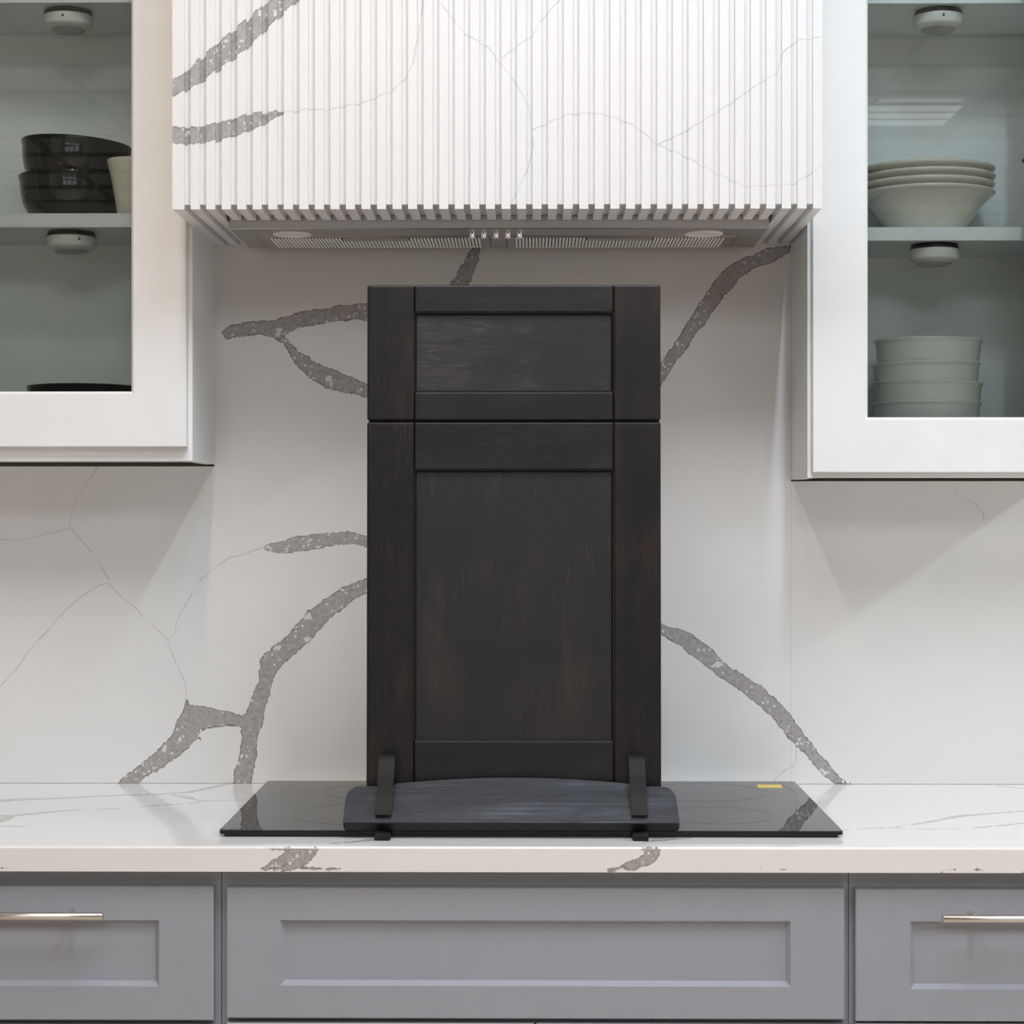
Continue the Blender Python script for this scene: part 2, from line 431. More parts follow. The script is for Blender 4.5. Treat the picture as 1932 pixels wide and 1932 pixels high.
HOOD_VEINS = [[(-0.5684,2.0554,0.0124),(-0.5491,2.0672,0.0124),(-0.5319,2.0757,0.0132),(-0.519,2.0843,0.0149),(-0.5072,2.095,0.0157),(-0.4954,2.1046,0.0166),(-0.4825,2.1153,0.0166),(-0.4707,2.126,0.0174),(-0.4588,2.1335,0.0174),(-0.4459,2.1442,0.0174),(-0.4341,2.1549,0.0166),(-0.4223,2.1677,0.0157),(-0.4094,2.1784,0.0149),(-0.3965,2.188,0.0141),(-0.3837,2.1977,0.0124),(-0.3708,2.2073,0.0116),(-0.345,2.2276,0.0108)],[(-0.5684,1.9856,0.0124),(-0.562,1.9861,0.0124),(-0.5491,1.9856,0.0132),(-0.5319,1.9856,0.0132),(-0.5201,1.986,0.0132),(-0.5072,1.9888,0.0132),(-0.4954,1.9909,0.0132),(-0.4825,1.9941,0.0141),(-0.4707,1.9962,0.0132),(-0.4588,2.0005,0.0132),(-0.4459,2.0058,0.0132),(-0.4341,2.0101,0.0124),(-0.4223,2.0122,0.0108),(-0.4094,2.0158,0.0075),(-0.3987,2.0207,0.0041),(-0.3869,2.0228,0.0017)]]
HOOD_HAIRLINES = [[(-0.3869,2.0228),(-0.3622,2.0243),(-0.3493,2.0281),(-0.3235,2.0259),(-0.3107,2.027),(-0.287,2.0334),(-0.2634,2.0365),(-0.2377,2.0472),(-0.2162,2.0557),(-0.1969,2.075),(-0.1841,2.0964),(-0.1755,2.1436),(-0.1712,2.1757),(-0.1669,2.21)],[(-0.1396,2.1904),(-0.1028,2.1451),(-0.066,2.1233),(-0.0493,2.0999),(-0.0259,2.0731),(-0.0025,2.0296),(0.0042,1.9694),(-0.0058,1.9293),(-0.0292,1.8826)],[(-0.0493,2.0999),(-0.0326,2.1166),(0.0042,2.1432),(0.0176,2.1666),(0.0443,2.1966),(0.0577,2.2166)],[(0.0042,1.9945),(0.0309,2.0068),(0.0577,2.0178),(0.0944,2.0211),(0.1245,2.016),(0.1645,1.9992),(0.1979,1.9708)],[(0.1979,1.9708),(0.238,1.989),(0.278,2.014),(0.3114,2.034),(0.3581,2.0673),(0.3847,2.0822),(0.3947,2.1156),(0.4181,2.1339),(0.4547,2.1382)],[(0.1979,1.9708),(0.2346,1.9557),(0.2847,1.9289),(0.3347,1.9054),(0.4114,1.9086),(0.4347,1.9236),(0.4547,1.9386)]]
COUNTER_TOP_VEINS = [[(-0.9032,-0.2263,0.014),(-0.8854,-0.2114,0.016),(-0.8629,-0.1963,0.013),(-0.8037,-0.1852,0.008),(-0.7427,-0.1604,0.006),(-0.6795,-0.1414,0.006),(-0.6465,-0.138,0.006),(-0.5886,-0.1093,0.008),(-0.5593,-0.0531,0.007),(-0.5422,-0.0151,0.005),(-0.5256,-0.0016,0.003)],[(-0.6128,-0.1376,0.004),(-0.5857,-0.1635,0.007),(-0.557,-0.2008,0.004),(-0.533,-0.2124,0.002)],[(-0.8584,-0.3862,0.005),(-0.842,-0.3701,0.006),(-0.8238,-0.3753,0.01),(-0.8037,-0.3563,0.008),(-0.7541,-0.3175,0.004),(-0.6702,-0.2916,0.003),(-0.6219,-0.2642,0.003),(-0.5616,-0.2376,0.003),(-0.544,-0.2125,0.004),(-0.47,-0.1925,0.003),(-0.4047,-0.1844,0.003)],[(-0.8438,-0.4382,0.02),(-0.8305,-0.4122,0.016),(-0.8207,-0.3792,0.006)],[(-0.8339,-0.4736,0.005),(-0.8137,-0.4734,0.005),(-0.7771,-0.4743,0.004),(-0.7619,-0.4704,0.001)],[(0.4408,-0.4991,0.002),(0.4771,-0.4953,0.002),(0.519,-0.481,0.003),(0.5594,-0.4666,0.002),(0.604,-0.433,0.004),(0.6399,-0.3987,0.004),(0.6817,-0.3585,0.008),(0.7215,-0.3391,0.006),(0.7954,-0.3062,0.004),(0.8324,-0.2928,0.004)],[(0.5303,-0.4809,0.002),(0.6118,-0.4882,0.003),(0.6701,-0.4796,0.003),(0.7179,-0.4533,0.005),(0.7643,-0.429,0.003),(0.7991,-0.4191,0.003)],[(0.7942,-0.007,0.002),(0.8276,-0.0222,0.004),(0.8603,-0.0495,0.005),(0.8918,-0.0674,0.005)],[(-0.3024,-0.6318,0.001),(-0.2668,-0.6146,0.004),(-0.2368,-0.5938,0.006),(-0.209,-0.5762,0.005)],[(0.1627,-0.6071,0.003),(0.1867,-0.5932,0.008),(0.2108,-0.5809,0.006),(0.2406,-0.5719,0.002)]]
COUNTER_FRONT_VEINS = [[(-0.378,0.9134,0.0017),(-0.368,0.9118,0.0023),(-0.358,0.9118,0.0027),(-0.3497,0.9097,0.0033)],[(-0.3082,0.9131,0.0033),(-0.3148,0.9072,0.0083),(-0.3248,0.9022,0.0103),(-0.3414,0.9022,0.0096),(-0.3514,0.8972,0.0083),(-0.3613,0.8922,0.0076),(-0.3746,0.8872,0.006),(-0.3863,0.8826,0.003),(-0.4012,0.8814,0.001)],[(-0.3248,0.9022,0.0103),(-0.3331,0.8939,0.0083),(-0.3414,0.8873,0.0066),(-0.3514,0.8831,0.0043),(-0.368,0.8814,0.0023)],[(-0.3314,0.8848,0.0013),(-0.3082,0.8832,0.0008),(-0.2832,0.8821,0.0007),(-0.2583,0.88,0.0005)],[(0.1619,0.9122,0.0036),(0.1709,0.9104,0.0073),(0.18,0.9077,0.0076),(0.1764,0.9014,0.0084),(0.1637,0.8959,0.0065),(0.151,0.8931,0.0047),(0.1365,0.8895,0.0036),(0.1256,0.884,0.0025),(0.1111,0.8813,0.0018)],[(0.1256,0.884,0.0018),(0.1474,0.8832,0.0009),(0.1537,0.8814,0.0009)],[(0.3232,0.8807,0.0007),(0.3359,0.8853,0.0005),(0.354,0.885,0.0007),(0.3758,0.8808,0.0009),(0.4084,0.8803,0.0007)],[(0.589,0.8794,0.0006),(0.5979,0.8829,0.0006),(0.6228,0.8848,0.0006),(0.6423,0.883,0.0006),(0.6601,0.88,0.0006),(0.7084,0.8808,0.0006)],[(-0.7655,0.8834,0.0006),(-0.7483,0.8821,0.0006),(-0.7179,0.8802,0.0006),(-0.6988,0.8797,0.0006)]]

def seg_distance(P, lines, radius):
    """least distance from the points P to the polylines (less the local half width when radius)"""
    best = np.full(len(P), 9.0)
    for l in lines:
        for a, b in zip(l[:-1], l[1:]):
            A = np.array(a[:2]); Bv = np.array(b[:2]) - A
            t = np.clip(((P - A) @ Bv) / max(1e-12, Bv @ Bv), 0, 1)
            d = np.hypot(*(P - A - t[:, None] * Bv).T)
            if radius:
                d = d - (a[2] + (b[2] - a[2]) * t)
            best = np.minimum(best, d)
    return best

class Stone:
    """collects faces of one slab; every vertex knows its distance to the veins"""
    def __init__(self, veins, hairs):
        self.v, self.f, self.a, self.h, self.n = [], [], [], [], 0
        self.veins, self.hairs = veins, hairs

    def add(self, V, F, uv):
        self.v.append(V)
        self.f.append(F + self.n)
        self.n += len(V)
        if uv is None:
            self.a.append(np.full(len(V), 9.0)); self.h.append(np.full(len(V), 9.0))
        else:
            self.a.append(seg_distance(uv, self.veins, True)); self.h.append(seg_distance(uv, self.hairs, False))

    def face(self, u0, u1, v0, v1, to3d, uvmap=None, cell=0.008, flip=False, nu=None, fine=8):
        nu = nu or max(1, round((u1 - u0) / cell)); nv = max(1, round((v1 - v0) / cell))
        us, vs = np.linspace(u0, u1, nu + 1), np.linspace(v0, v1, nv + 1)
        UU, VV = np.meshgrid(us, vs)
        i, j = np.meshgrid(np.arange(nu), np.arange(nv))
        q = (j * (nu + 1) + i).ravel()
        F = np.stack([q, q + 1, q + nu + 2, q + nu + 1], 1)
        uvmap = uvmap or (lambda a, b: np.stack([a, b], 1))
        U, V = UU.ravel(), VV.ravel()
        if self.hairs and fine > 1:
            C = uvmap((us[i] + us[i + 1]).ravel() / 2, (vs[j] + vs[j + 1]).ravel() / 2)
            near = seg_distance(C, self.hairs, False) < cell * 0.75 + 0.002
        else:
            near = np.zeros(len(F), bool)
        P = to3d(U, V)
        keep = F[~near]
        self.add(P, keep[:, ::-1] if flip else keep, uvmap(U, V))
        for k in np.nonzero(near)[0]:
            a, b = i.ravel()[k], j.ravel()[k]
            fu = max(1, round(fine * (us[1] - us[0]) / cell))
            X, Y = np.meshgrid(np.linspace(us[a], us[a + 1], fu + 1), np.linspace(vs[b], vs[b + 1], fine + 1))
            ii, jj = np.meshgrid(np.arange(fu), np.arange(fine))
            qq = (jj * (fu + 1) + ii).ravel()
            G = np.stack([qq, qq + 1, qq + fu + 2, qq + fu + 1], 1)
            X, Y = X.ravel(), Y.ravel()
            self.add(to3d(X, Y), G[:, ::-1] if flip else G, uvmap(X, Y))

    def quad(self, pts):
        self.add(np.array(pts, float), np.array([[0, 1, 2, 3]]), None)

    def build(self, name, mat, parent):
        V = np.concatenate(self.v); F = np.concatenate(self.f)
        me = bpy.data.meshes.new(name)
        me.from_pydata(V.tolist(), [], F.tolist())
        for nm, arr in (('vein', self.a), ('hair', self.h)):
            at = me.attributes.new(nm, 'FLOAT', 'POINT')
            at.data.foreach_set('value', np.concatenate(arr).astype(np.float32))
        me.update()
        o = mesh_object(name, me, mat, parent)
        place(o, None, parent)
        return o

col3 = lambda *c: np.stack(np.broadcast_arrays(*c), 1).astype(float)

# ------------------------------------------------------------------ the room
def struct(o):
    o['kind'] = 'structure'
    return o

RX, RY = 5.0, -13.0
struct(boxobj('floor', M['floor'], None, -RX, RX, RY, 0.2, -0.1, 0.0))
struct(boxobj('wall_back', M['drywall'], None, -RX, RX, 0.066, 0.2, 0.0, CEIL))
struct(boxobj('wall_left', M['wall'], None, -RX - 0.1, -RX, RY, 0.2, 0.0, CEIL))
struct(boxobj('wall_right', M['wall'], None, RX, RX + 0.1, RY, 0.2, 0.0, CEIL))
struct(boxobj('wall_front', M['dark_wall'], None, -RX, RX, RY - 0.1, RY, 0.0, CEIL))
for k, x in enumerate(FILL_WINDOWS):  # unseen windows put in to send low fill light into the cabinets
    bm = bmesh.new()
    rings_mesh(bm, [rect(x - 0.95, x + 0.95, 0.5, 1.98, RY + 0.001), rect(x - 0.95, x + 0.95, 0.5, 1.98, RY + 0.06),
                    rect(x - 0.88, x + 0.88, 0.57, 1.91, RY + 0.06), rect(x - 0.88, x + 0.88, 0.57, 1.91, RY + 0.001)], close=True)
    w = struct(obj('window_%d' % (k + 1), bm, M['lamp_off'], None))
    boxobj('mullion', M['lamp_off'], w, x - 0.025, x + 0.025, RY + 0.02, RY + 0.055, 0.571, 1.909)
    boxobj('window_pane', M['daylight'], w, x - 0.879, x + 0.879, RY + 0.004, RY + 0.012, 0.571, 1.909)
ceiling = struct(boxobj('ceiling', M['ceil'], None, -RX, RX, RY, 0.2, CEIL + 0.02, CEIL + 0.1))
# grid bars of the tiled ceiling, one part (seen only as faint lines mirrored in the cabinet glass)
bm = bmesh.new()
gx = -2.35 - 0.6 * 4
while gx < RX:
    if gx > -RX + 0.05:
        box(bm, gx - 0.012, gx + 0.012, RY + 0.01, 0.06, CEIL - 0.004, CEIL + 0.019)
    gx += 0.6
gy = RY + 0.35
while gy < 0:
    box(bm, -RX + 0.01, RX - 0.01, gy - 0.012, gy + 0.012, CEIL - 0.002, CEIL + 0.018)
    gy += 0.6
g = obj('ceiling_grid', bm, M['tbar'], ceiling)
g['kind'] = 'stuff'

for k, (x, y, e, colr) in enumerate(TROFFERS_AND_FILL):
    where = ['mirrored in the right cabinet glass', 'far behind the camera on the left', 'left of the near pair behind the camera',
             'right of the near pair behind the camera', 'left of the far pair behind the camera', 'right of the far pair behind the camera',
             'near the right wall', 'near the right wall, one step further back', 'to the left of the kitchen'][k]
    t = thing('ceiling_light', 'flat rectangular ceiling light panel ' + where, 'ceiling light', (x, y, CEIL))
    bm = bmesh.new()
    rings_mesh(bm, [[(x + sx * (0.6 - i), y + sy * (0.3 - i), z) for sx, sy in ((-1, -1), (1, -1), (1, 1), (-1, 1))]
                    for i, z in ((0, CEIL - 0.006), (0, CEIL - 0.02), (0.02, CEIL - 0.02), (0.02, CEIL - 0.006))], close=True)
    obj('frame', bm, M['lamp_off'], t)
    boxobj('diffuser', emit('troffer_diffuser', colr, e), t, x - 0.578, x + 0.578, y - 0.278, y + 0.278, CEIL - 0.014, CEIL - 0.007)
    for q in (-0.095, 0.095):
        boxobj('divider', M['lamp_off'], t, x - 0.578, x + 0.578, y + q - 0.012, y + q + 0.012, CEIL - 0.019, CEIL - 0.0145)

for k, (x, y0, y1, e, colr) in enumerate(LINEAR):
    where = ['left of the three over the range', 'middle of the three over the range', 'right of the three over the range',
             'far to the right', 'far to the left'][k]
    t = thing('linear_light', 'long white linear ceiling light, ' + where, 'ceiling light', (x, (y0 + y1) / 2, CEIL))
    cw = 0.04 if abs(x) < 2 else 0.125
    boxobj('channel', M['lamp_off'], t, x - cw, x + cw, y1 - 0.02, y0 + 0.02, CEIL - 0.055, CEIL - 0.005, 0.004)
    ld = bpy.data.lights.new('linear_light_tube', 'AREA')
    ld.shape = 'RECTANGLE'
    ld.size = 0.05 if abs(x) < 2 else 0.22
    ld.size_y = y0 - y1
    ld.energy = e
    ld.color = colr
    lo = bpy.data.objects.new('linear_light_tube', ld)
    COL.objects.link(lo)
    lo.parent = t
    lo.location = (0, 0, -0.058)

# ------------------------------------------------------------------ backsplash
splash = thing('backsplash', 'white quartz wall slab with wide grey veins behind the dark cabinet front', 'backsplash', (-0.05, 0.03, 0.916))
ZB = 0.9155
def slab(x0, x1, rects):
    s = Stone(WALL_VEINS, WALL_HAIRLINES)
    for (a, b, c, d) in rects:
        s.face(a, b, c, d, lambda u, v: col3(u, 0.0, v))
        s.quad([(a, 0.06, c), (a, 0.06, d), (b, 0.06, d), (b, 0.06, c)])
        s.quad([(a, 0, d), (b, 0, d), (b, 0.06, d), (a, 0.06, d)])
        s.quad([(a, 0, c), (a, 0.06, c), (b, 0.06, c), (b, 0, c)])
        s.quad([(a, 0, c), (a, 0, d), (a, 0.06, d), (a, 0.06, c)])
        s.quad([(b, 0, c), (b, 0.06, c), (b, 0.06, d), (b, 0, d)])
    return s.build('slab', M['quartz'], splash)
slab(-1.6, 0.46, [(-1.6, -0.5615, ZB, 1.478), (-0.5615, 0.46105, ZB, 1.98)])
slab(0.4625, 1.9, [(0.46125, 1.9, ZB, 1.4515)])

# ------------------------------------------------------------------ countertop
TOP, CB, CF = 0.915, 0.0605, -0.650
counter = thing('countertop', 'white quartz countertop with thin grey veins under the black cooktop', 'countertop', (0, -0.3, 0.878))
s = Stone(COUNTER_TOP_VEINS, [])
s.face(-1.6, 1.9, CF + 0.003, CB, lambda u, v: col3(u, v, TOP))
s.build('top_surface', M['quartz_top'], counter)
s = Stone(COUNTER_FRONT_VEINS, [])
s.face(-1.6, 1.9, 0.8785, TOP - 0.003, lambda u, v: col3(u, CF, v), cell=0.005)
s.face(-1.6, 1.9, 0, 1, lambda u, v: col3(u, CF + 0.003 * v, TOP - 0.003 + 0.003 * v), uvmap=lambda a, b: np.stack([a, TOP + 0 * b], 1), cell=0.01, nu=350)
s.quad([(-1.6, CF, 0.8785), (-1.6, CB, 0.8785), (1.9, CB, 0.8785), (1.9, CF, 0.8785)])
s.quad([(-1.6, CF, 0.8785), (-1.6, CF, TOP - 0.003), (-1.6, CB, TOP - 0.003), (-1.6, CB, 0.8785)])
s.quad([(1.9, CF, 0.8785), (1.9, CB, 0.8785), (1.9, CB, TOP - 0.003), (1.9, CF, TOP - 0.003)])
s.build('front_edge', M['quartz_edge'], counter)

# ------------------------------------------------------------------ base cabinets
YF = -0.610            # face frame
YD = -0.631            # drawer fronts

def pull(parent, x0, x1, posts, z, yface):
    """bar pull: one bar on two round posts"""
    bm = bmesh.new()
    tube(bm, (x0, yface - 0.032, z), (x1, yface - 0.032, z), 0.0058, 28, 0.0012)
    h = obj('handle', bm, M['nickel'], parent, True, 50)
    h['label'] = 'brushed nickel bar handle'
    for px in posts:
        bm = bmesh.new()
        tube(bm, (px, yface - 0.0275, z + 0.0008), (px, yface, z + 0.0008), 0.0048, 20)
        obj('post', bm, M['nickel'], parent, True)

def shaker(parent, x0, x1, z0, z1, w, wz, mat, yf=YD, name='drawer_front'):
    bm = frame_bm(x0, x1, z0, z1, w, w, wz, wz, yf, 0.020, 0.0065, 0.009)
    f = obj(name, bm, mat, parent)
    boxobj('panel', mat, f, x0 + w - 0.006, x1 - w + 0.006, yf + 0.009, yf + 0.015, z0 + wz - 0.006, z1 - wz + 0.006)
    return f

def base_cabinet(label, x0, x1):
    t = thing('base_cabinet', label, 'cabinet', ((x0 + x1) / 2, -0.3, 0.0), 'grey base cabinets under the counter')
    e = 0.0004
    for a in (x0 + e, x1 - 0.018 - e):
        boxobj('side_panel', M['grey'], t, a, a + 0.018, YF + 0.0195, 0.06, 0.1, 0.877)
    boxobj('back_panel', M['grey'], t, x0 + 0.019, x1 - 0.019, 0.048, 0.06, 0.1, 0.877)
    boxobj('bottom_panel', M['grey'], t, x0 + 0.019, x1 - 0.019, YF + 0.0195, 0.047, 0.1, 0.118)
    boxobj('toe_kick', M['grey'], t, x0 + e, x1 - e, YF + 0.06, YF + 0.075, 0.0, 0.0995)
    bm = frame_bm(x0 + e, x1 - e, 0.1, 0.8775, 0.038, 0.038, 0.038, 0.038, YF, 0.019, 0.0002, 0.0004, 0.0004)
    ff = obj('face_frame', bm, M['grey'], t)
    boxobj('rail', M['grey'], t, x0 + 0.0385, x1 - 0.0385, YF + 0.001, YF + 0.018, 0.642, 0.676)
    return t

c = base_cabinet('wide grey base cabinet in the middle, its drawer without a handle', -0.4515, 0.4632)
shaker(c, -0.4413, 0.4545, 0.6625, 0.8525, 0.0845, 0.054, M['grey'])
shaker(c, -0.4413, 0.005, 0.115, 0.6555, 0.06, 0.06, M['grey'], name='cabinet_door')
shaker(c, 0.0085, 0.4545, 0.115, 0.6555, 0.06, 0.06, M['grey'], name='cabinet_door')
c = base_cabinet('grey base cabinet at the lower left, bar handle on its drawer', -1.0665, -0.4515)
f = shaker(c, -1.056, -0.4602, 0.6590, 0.8540, 0.0855, 0.056, M['grey'])
pull(f, -0.908, -0.6135, (-0.856, -0.6655), 0.8165, YD)
shaker(c, -1.056, -0.4602, 0.115, 0.652, 0.06, 0.06, M['grey'])
c = base_cabinet('grey base cabinet at the lower right, bar handle on its drawer', 0.4632, 1.0782)
f = shaker(c, 0.4702, 1.068, 0.6600, 0.8515, 0.0855, 0.053, M['grey'])
pull(f, 0.5885, 0.950, (0.6365, 0.902), 0.8155, YD)
shaker(c, 0.4702, 1.068, 0.115, 0.6565, 0.06, 0.06, M['grey'])

# ------------------------------------------------------------------ wall cabinets with glass doors
def wall_cabinet(label, x0, x1, z0, z1, yf, yb, door_x, door_z0, shelves, inner_left):
    t = thing('wall_cabinet', label, 'cabinet', ((x0 + x1) / 2, (yf + yb) / 2, z0), 'white wall cabinets with glass doors')
    pt = 0.018
    for a, b in ((x0, x0 + pt), (x1 - pt, x1)):
        boxobj('side_panel', M['white'], t, a, b, yf + 0.0192, yb, z0, z1)
    boxobj('back_panel', M['inside'], t, x0 + pt + 0.0003, x1 - pt - 0.0003, yb - 0.008, yb, z0 + 0.004, z1)
    zb = z0 + 0.004
    boxobj('bottom_panel', M['inside'], t, x0 + pt + 0.0003, x1 - pt - 0.0003, yf + 0.0192, yb - 0.0085, zb, zb + 0.016)
    boxobj('top_panel', M['inside'], t, x0 + pt + 0.0003, x1 - pt - 0.0003, yf + 0.0192, yb - 0.0085, z1 - 0.018, z1)
    for za, zt, ys in shelves:
        boxobj('shelf', M['inside'], t, x0 + pt + 0.001, x1 - pt - 0.001, ys, yb - 0.0085, za, zt, 0.0008)
    bm = frame_bm(x0, x1, z0, z1, 0.04, 0.04, 0.030, 0.04, yf, 0.019, 0.0002, 0.0004, 0.0006)
    obj('face_frame', bm, M['white'], t)
    yd = yf - 0.0205
    bm = frame_bm(door_x[0], door_x[1], door_z0, z1 - 0.006, 0.0915, 0.0915, 0.0915, 0.0915, yd, 0.020, 0.0045, 0.006, 0.0012)
    d = obj('door', bm, M['white'], t)
    boxobj('glass_pane', M['glass'], d, door_x[0] + 0.0885, door_x[1] - 0.0885, yd + 0.010, yd + 0.014, door_z0 + 0.0885, z1 - 0.006 - 0.0885)
    return t

lc = wall_cabinet('white wall cabinet on the left, black bowls behind its glass door', -1.17, -0.5605, 1.4815, 2.52, -0.228, 0.035,
                  (-1.163, -0.5675), 1.5045, [(1.8745, 1.8985, -0.192), (2.2515, 2.2755, -0.192)], None)
rc = wall_cabinet('white wall cabinet on the right, white bowls behind its glass door', 0.4612, 0.9185, 1.4540, 2.52, -0.203, 0.062,
                  (0.4675, 0.9135), 1.4625, [(1.8535, 1.8765, -0.170), (2.2525, 2.2755, -0.170)], None)
# screw in the back of the right cabinet
bm = bmesh.new()
tube(bm, (0.887, 0.0535, 2.028), (0.887, 0.0500, 2.028), 0.0042, 10)
sc = obj('screw', bm, M['screw'], rc, True)
sc['label'] = 'small rusty brown screw head in the back panel'

# ------------------------------------------------------------------ puck lights under the shelves
def make_puck(x, y, z, label):
    t = thing('puck_light', label, 'puck light', (x, y, z), 'puck lights under the cabinet shelves')
    bm = bmesh.new()
    lathe(bm, [(0, 0), (0.0385, 0), (0.0395, -0.002), (0.0385, -0.004), (0.0405, -0.005), (0.0415, -0.0085), (0, -0.0085)], 64)
    obj('base_ring', bm, M['rubber'], t, True, 40, local=True)
    bm = bmesh.new()
    lathe(bm, [(0, -0.0086), (0.0412, -0.0086), (0.0417, -0.0092), (0.0417, -0.0240), (0.0405, -0.0262), (0.0330, -0.0312), (0.0300, -0.0318), (0.0292, -0.0312), (0, -0.0312)], 64)
    h = obj('housing', bm, M['puck'], t, True, 30, local=True)
    bm = bmesh.new()
    lathe(bm, [(0, -0.0314), (0.0284, -0.0314), (0.0280, -0.0335), (0.025, -0.0352), (0.012, -0.0368), (0, -0.0372)], 64)
    obj('lens', bm, M['lens'], t, True, 40, local=True)
    # small triangle mark on the side of the housing
    bm = bmesh.new()
    R, zc, w = 0.0419, -0.0150, 0.0028
    P = []
    for u, v in ((-w, -w), (w, -w), (0, w)):
        P.append(((R * math.sin(u / R)), -R * math.cos(u / R), zc + v))
    Q = [(p[0] * 0.94, p[1] * 0.94, p[2]) for p in P]
    a = [bm.verts.new(p) for p in P]; b = [bm.verts.new(p) for p in Q]
    bm.faces.new(a)
    for i in range(3):
        bm.faces.new((a[i], b[i], b[(i + 1) % 3], a[(i + 1) % 3]))
    bm.faces.new(b[::-1])
    mk = obj('warning_mark', bm, M['ring_print'], t, local=True)
    return t
puck = make_puck(-0.789, -0.135, 2.2513, 'puck light under the top shelf of the left cabinet, above the black bowls')
copy_tree(puck, (-0.784, -0.135, 1.8743), 'puck light under the lower shelf of the left cabinet', (0, 0, 0.55))
copy_tree(puck, (0.697, -0.118, 2.2523), 'puck light under the top shelf of the right cabinet, above the cream bowls')
copy_tree(puck, (0.690, -0.118, 1.8533), 'puck light under the lower shelf of the right cabinet', (0, 0, 2.0))

# ------------------------------------------------------------------ bowls
def bowl(name, label, cat, mat, outer, th, loc, group=None, rot=None):
    """outer: (r, z) from foot to rim; the inner wall follows it th inside"""
    prof = [(0, 0.0015), (outer[0][0] * 0.75, 0.0015), (outer[0][0] * 0.86, 0)] + list(outer)
    rim_r, rim_z = outer[-1]
    prof += [(rim_r - th * 0.3, rim_z + th * 0.35), (rim_r - th * 0.75, rim_z + th * 0.3)]
    inner = [(r - th, z + th * 0.25) for r, z in outer[::-1]]
    inner = [p for p in inner if p[1] > th * 1.5]
    prof += inner + [(max(0.01, outer[0][0] * 0.85), th * 1.3), (0, th * 1.2)]
    bm = bmesh.new()
    lathe(bm, prof, 96)
    me = bpy.data.meshes.new(name)
    bmesh.ops.recalc_face_normals(bm, faces=bm.faces[:])
    bm.to_mesh(me); bm.free()
    for p in me.polygons:
        p.use_smooth = True
    me.set_sharp_from_angle(angle=math.radians(60))
    o = mesh_object(name, me, mat)
    o.location = loc
    if rot:
        o.rotation_euler = rot
    o['label'] = label; o['category'] = cat
    if group:
        o['group'] = group
    return o

def again(src, loc, label, rot=None):
    o = src.copy()
    COL.objects.link(o)
    o.location = loc
    o['label'] = label
    o.rotation_euler = rot or (0, 0, 0)
    return o

BLACK = [(0.052, 0.0), (0.066, 0.004), (0.078, 0.013), (0.0865, 0.028), (0.0905, 0.045), (0.0922, 0.060), (0.0925, 0.068), (0.0945, 0.0735), (0.0950, 0.0765)]
b = bowl('bowl', 'lower of two stacked glossy black bowls on the left cabinet shelf', 'bowl', M['black_bowl'], BLACK, 0.0045,
         (-0.792, -0.080, 1.8990), 'black bowls in the left cabinet')
again(b, (-0.7915, -0.080, 1.9570), 'upper of two stacked glossy black bowls on the left cabinet shelf, slightly tilted', (0, math.radians(3.2), 0))
DEEP = [(0.052, 0.0), (0.066, 0.004), (0.079, 0.015), (0.088, 0.035), (0.0925, 0.06), (0.0945, 0.09), (0.096, 0.108), (0.0975, 0.1105)]
bowl('bowl', 'black bowl in the bottom of the left cabinet, only its rim showing', 'bowl', M['black_bowl'], DEEP, 0.0045,
     (-0.773, -0.090, 1.5018), 'black bowls in the left cabinet')
bowl('cup', 'cream tapered cup half hidden by the door frame beside the black bowls', 'cup', M['cup'],
     [(0.023, 0.0), (0.0255, 0.002), (0.029, 0.025), (0.034, 0.055), (0.0405, 0.083), (0.0425, 0.0915)], 0.0035, (-0.674, -0.163, 1.8990))

FLARE = [(0.056, 0.0), (0.060, 0.001), (0.064, 0.008), (0.078, 0.026), (0.093, 0.046), (0.106, 0.0605), (0.1125, 0.0655), (0.1165, 0.0680), (0.1172, 0.0715)]
names = ['bottom', 'second from bottom', 'third from bottom', 'top']
b = None
for k in range(4):
    lab = names[k] + ' of four nested wide cream bowls on the right cabinet shelf'
    loc = (0.687 + (0.0, -0.0006, 0.0004, 0)[k], -0.064, 1.8770 + 0.0138 * k)
    if b is None:
        b = bowl('bowl', lab, 'bowl', M['cream'], FLARE, 0.0035, loc, 'wide cream bowls on the right shelf')
    else:
        again(b, loc, lab)
STRAIGHT = [(0.052, 0.0), (0.060, 0.003), (0.072, 0.014), (0.080, 0.032), (0.0845, 0.055), (0.0872, 0.080), (0.0892, 0.1), (0.0900, 0.1060), (0.0921, 0.1085), (0.0926, 0.1108)]
b = None
for k in range(4):
    lab = names[k] + ' of four pale straight-sided bowls stacked in the bottom of the right cabinet'
    tilt = (0.2, 1.15, -0.75, 0.45)[k]
    loc = (0.6855 + (-0.0006, 0.0, -0.0008, 0.0006)[k], -0.080, 1.4743 + (0, 0.034, 0.067, 0.107)[k])
    rot = (0, math.radians(tilt), 0)
    if b is None:
        b = bowl('bowl', lab, 'bowl', M['pale'], STRAIGHT, 0.003, loc, 'straight pale bowls in the right cabinet', rot)
    else:
        again(b, loc, lab, rot)

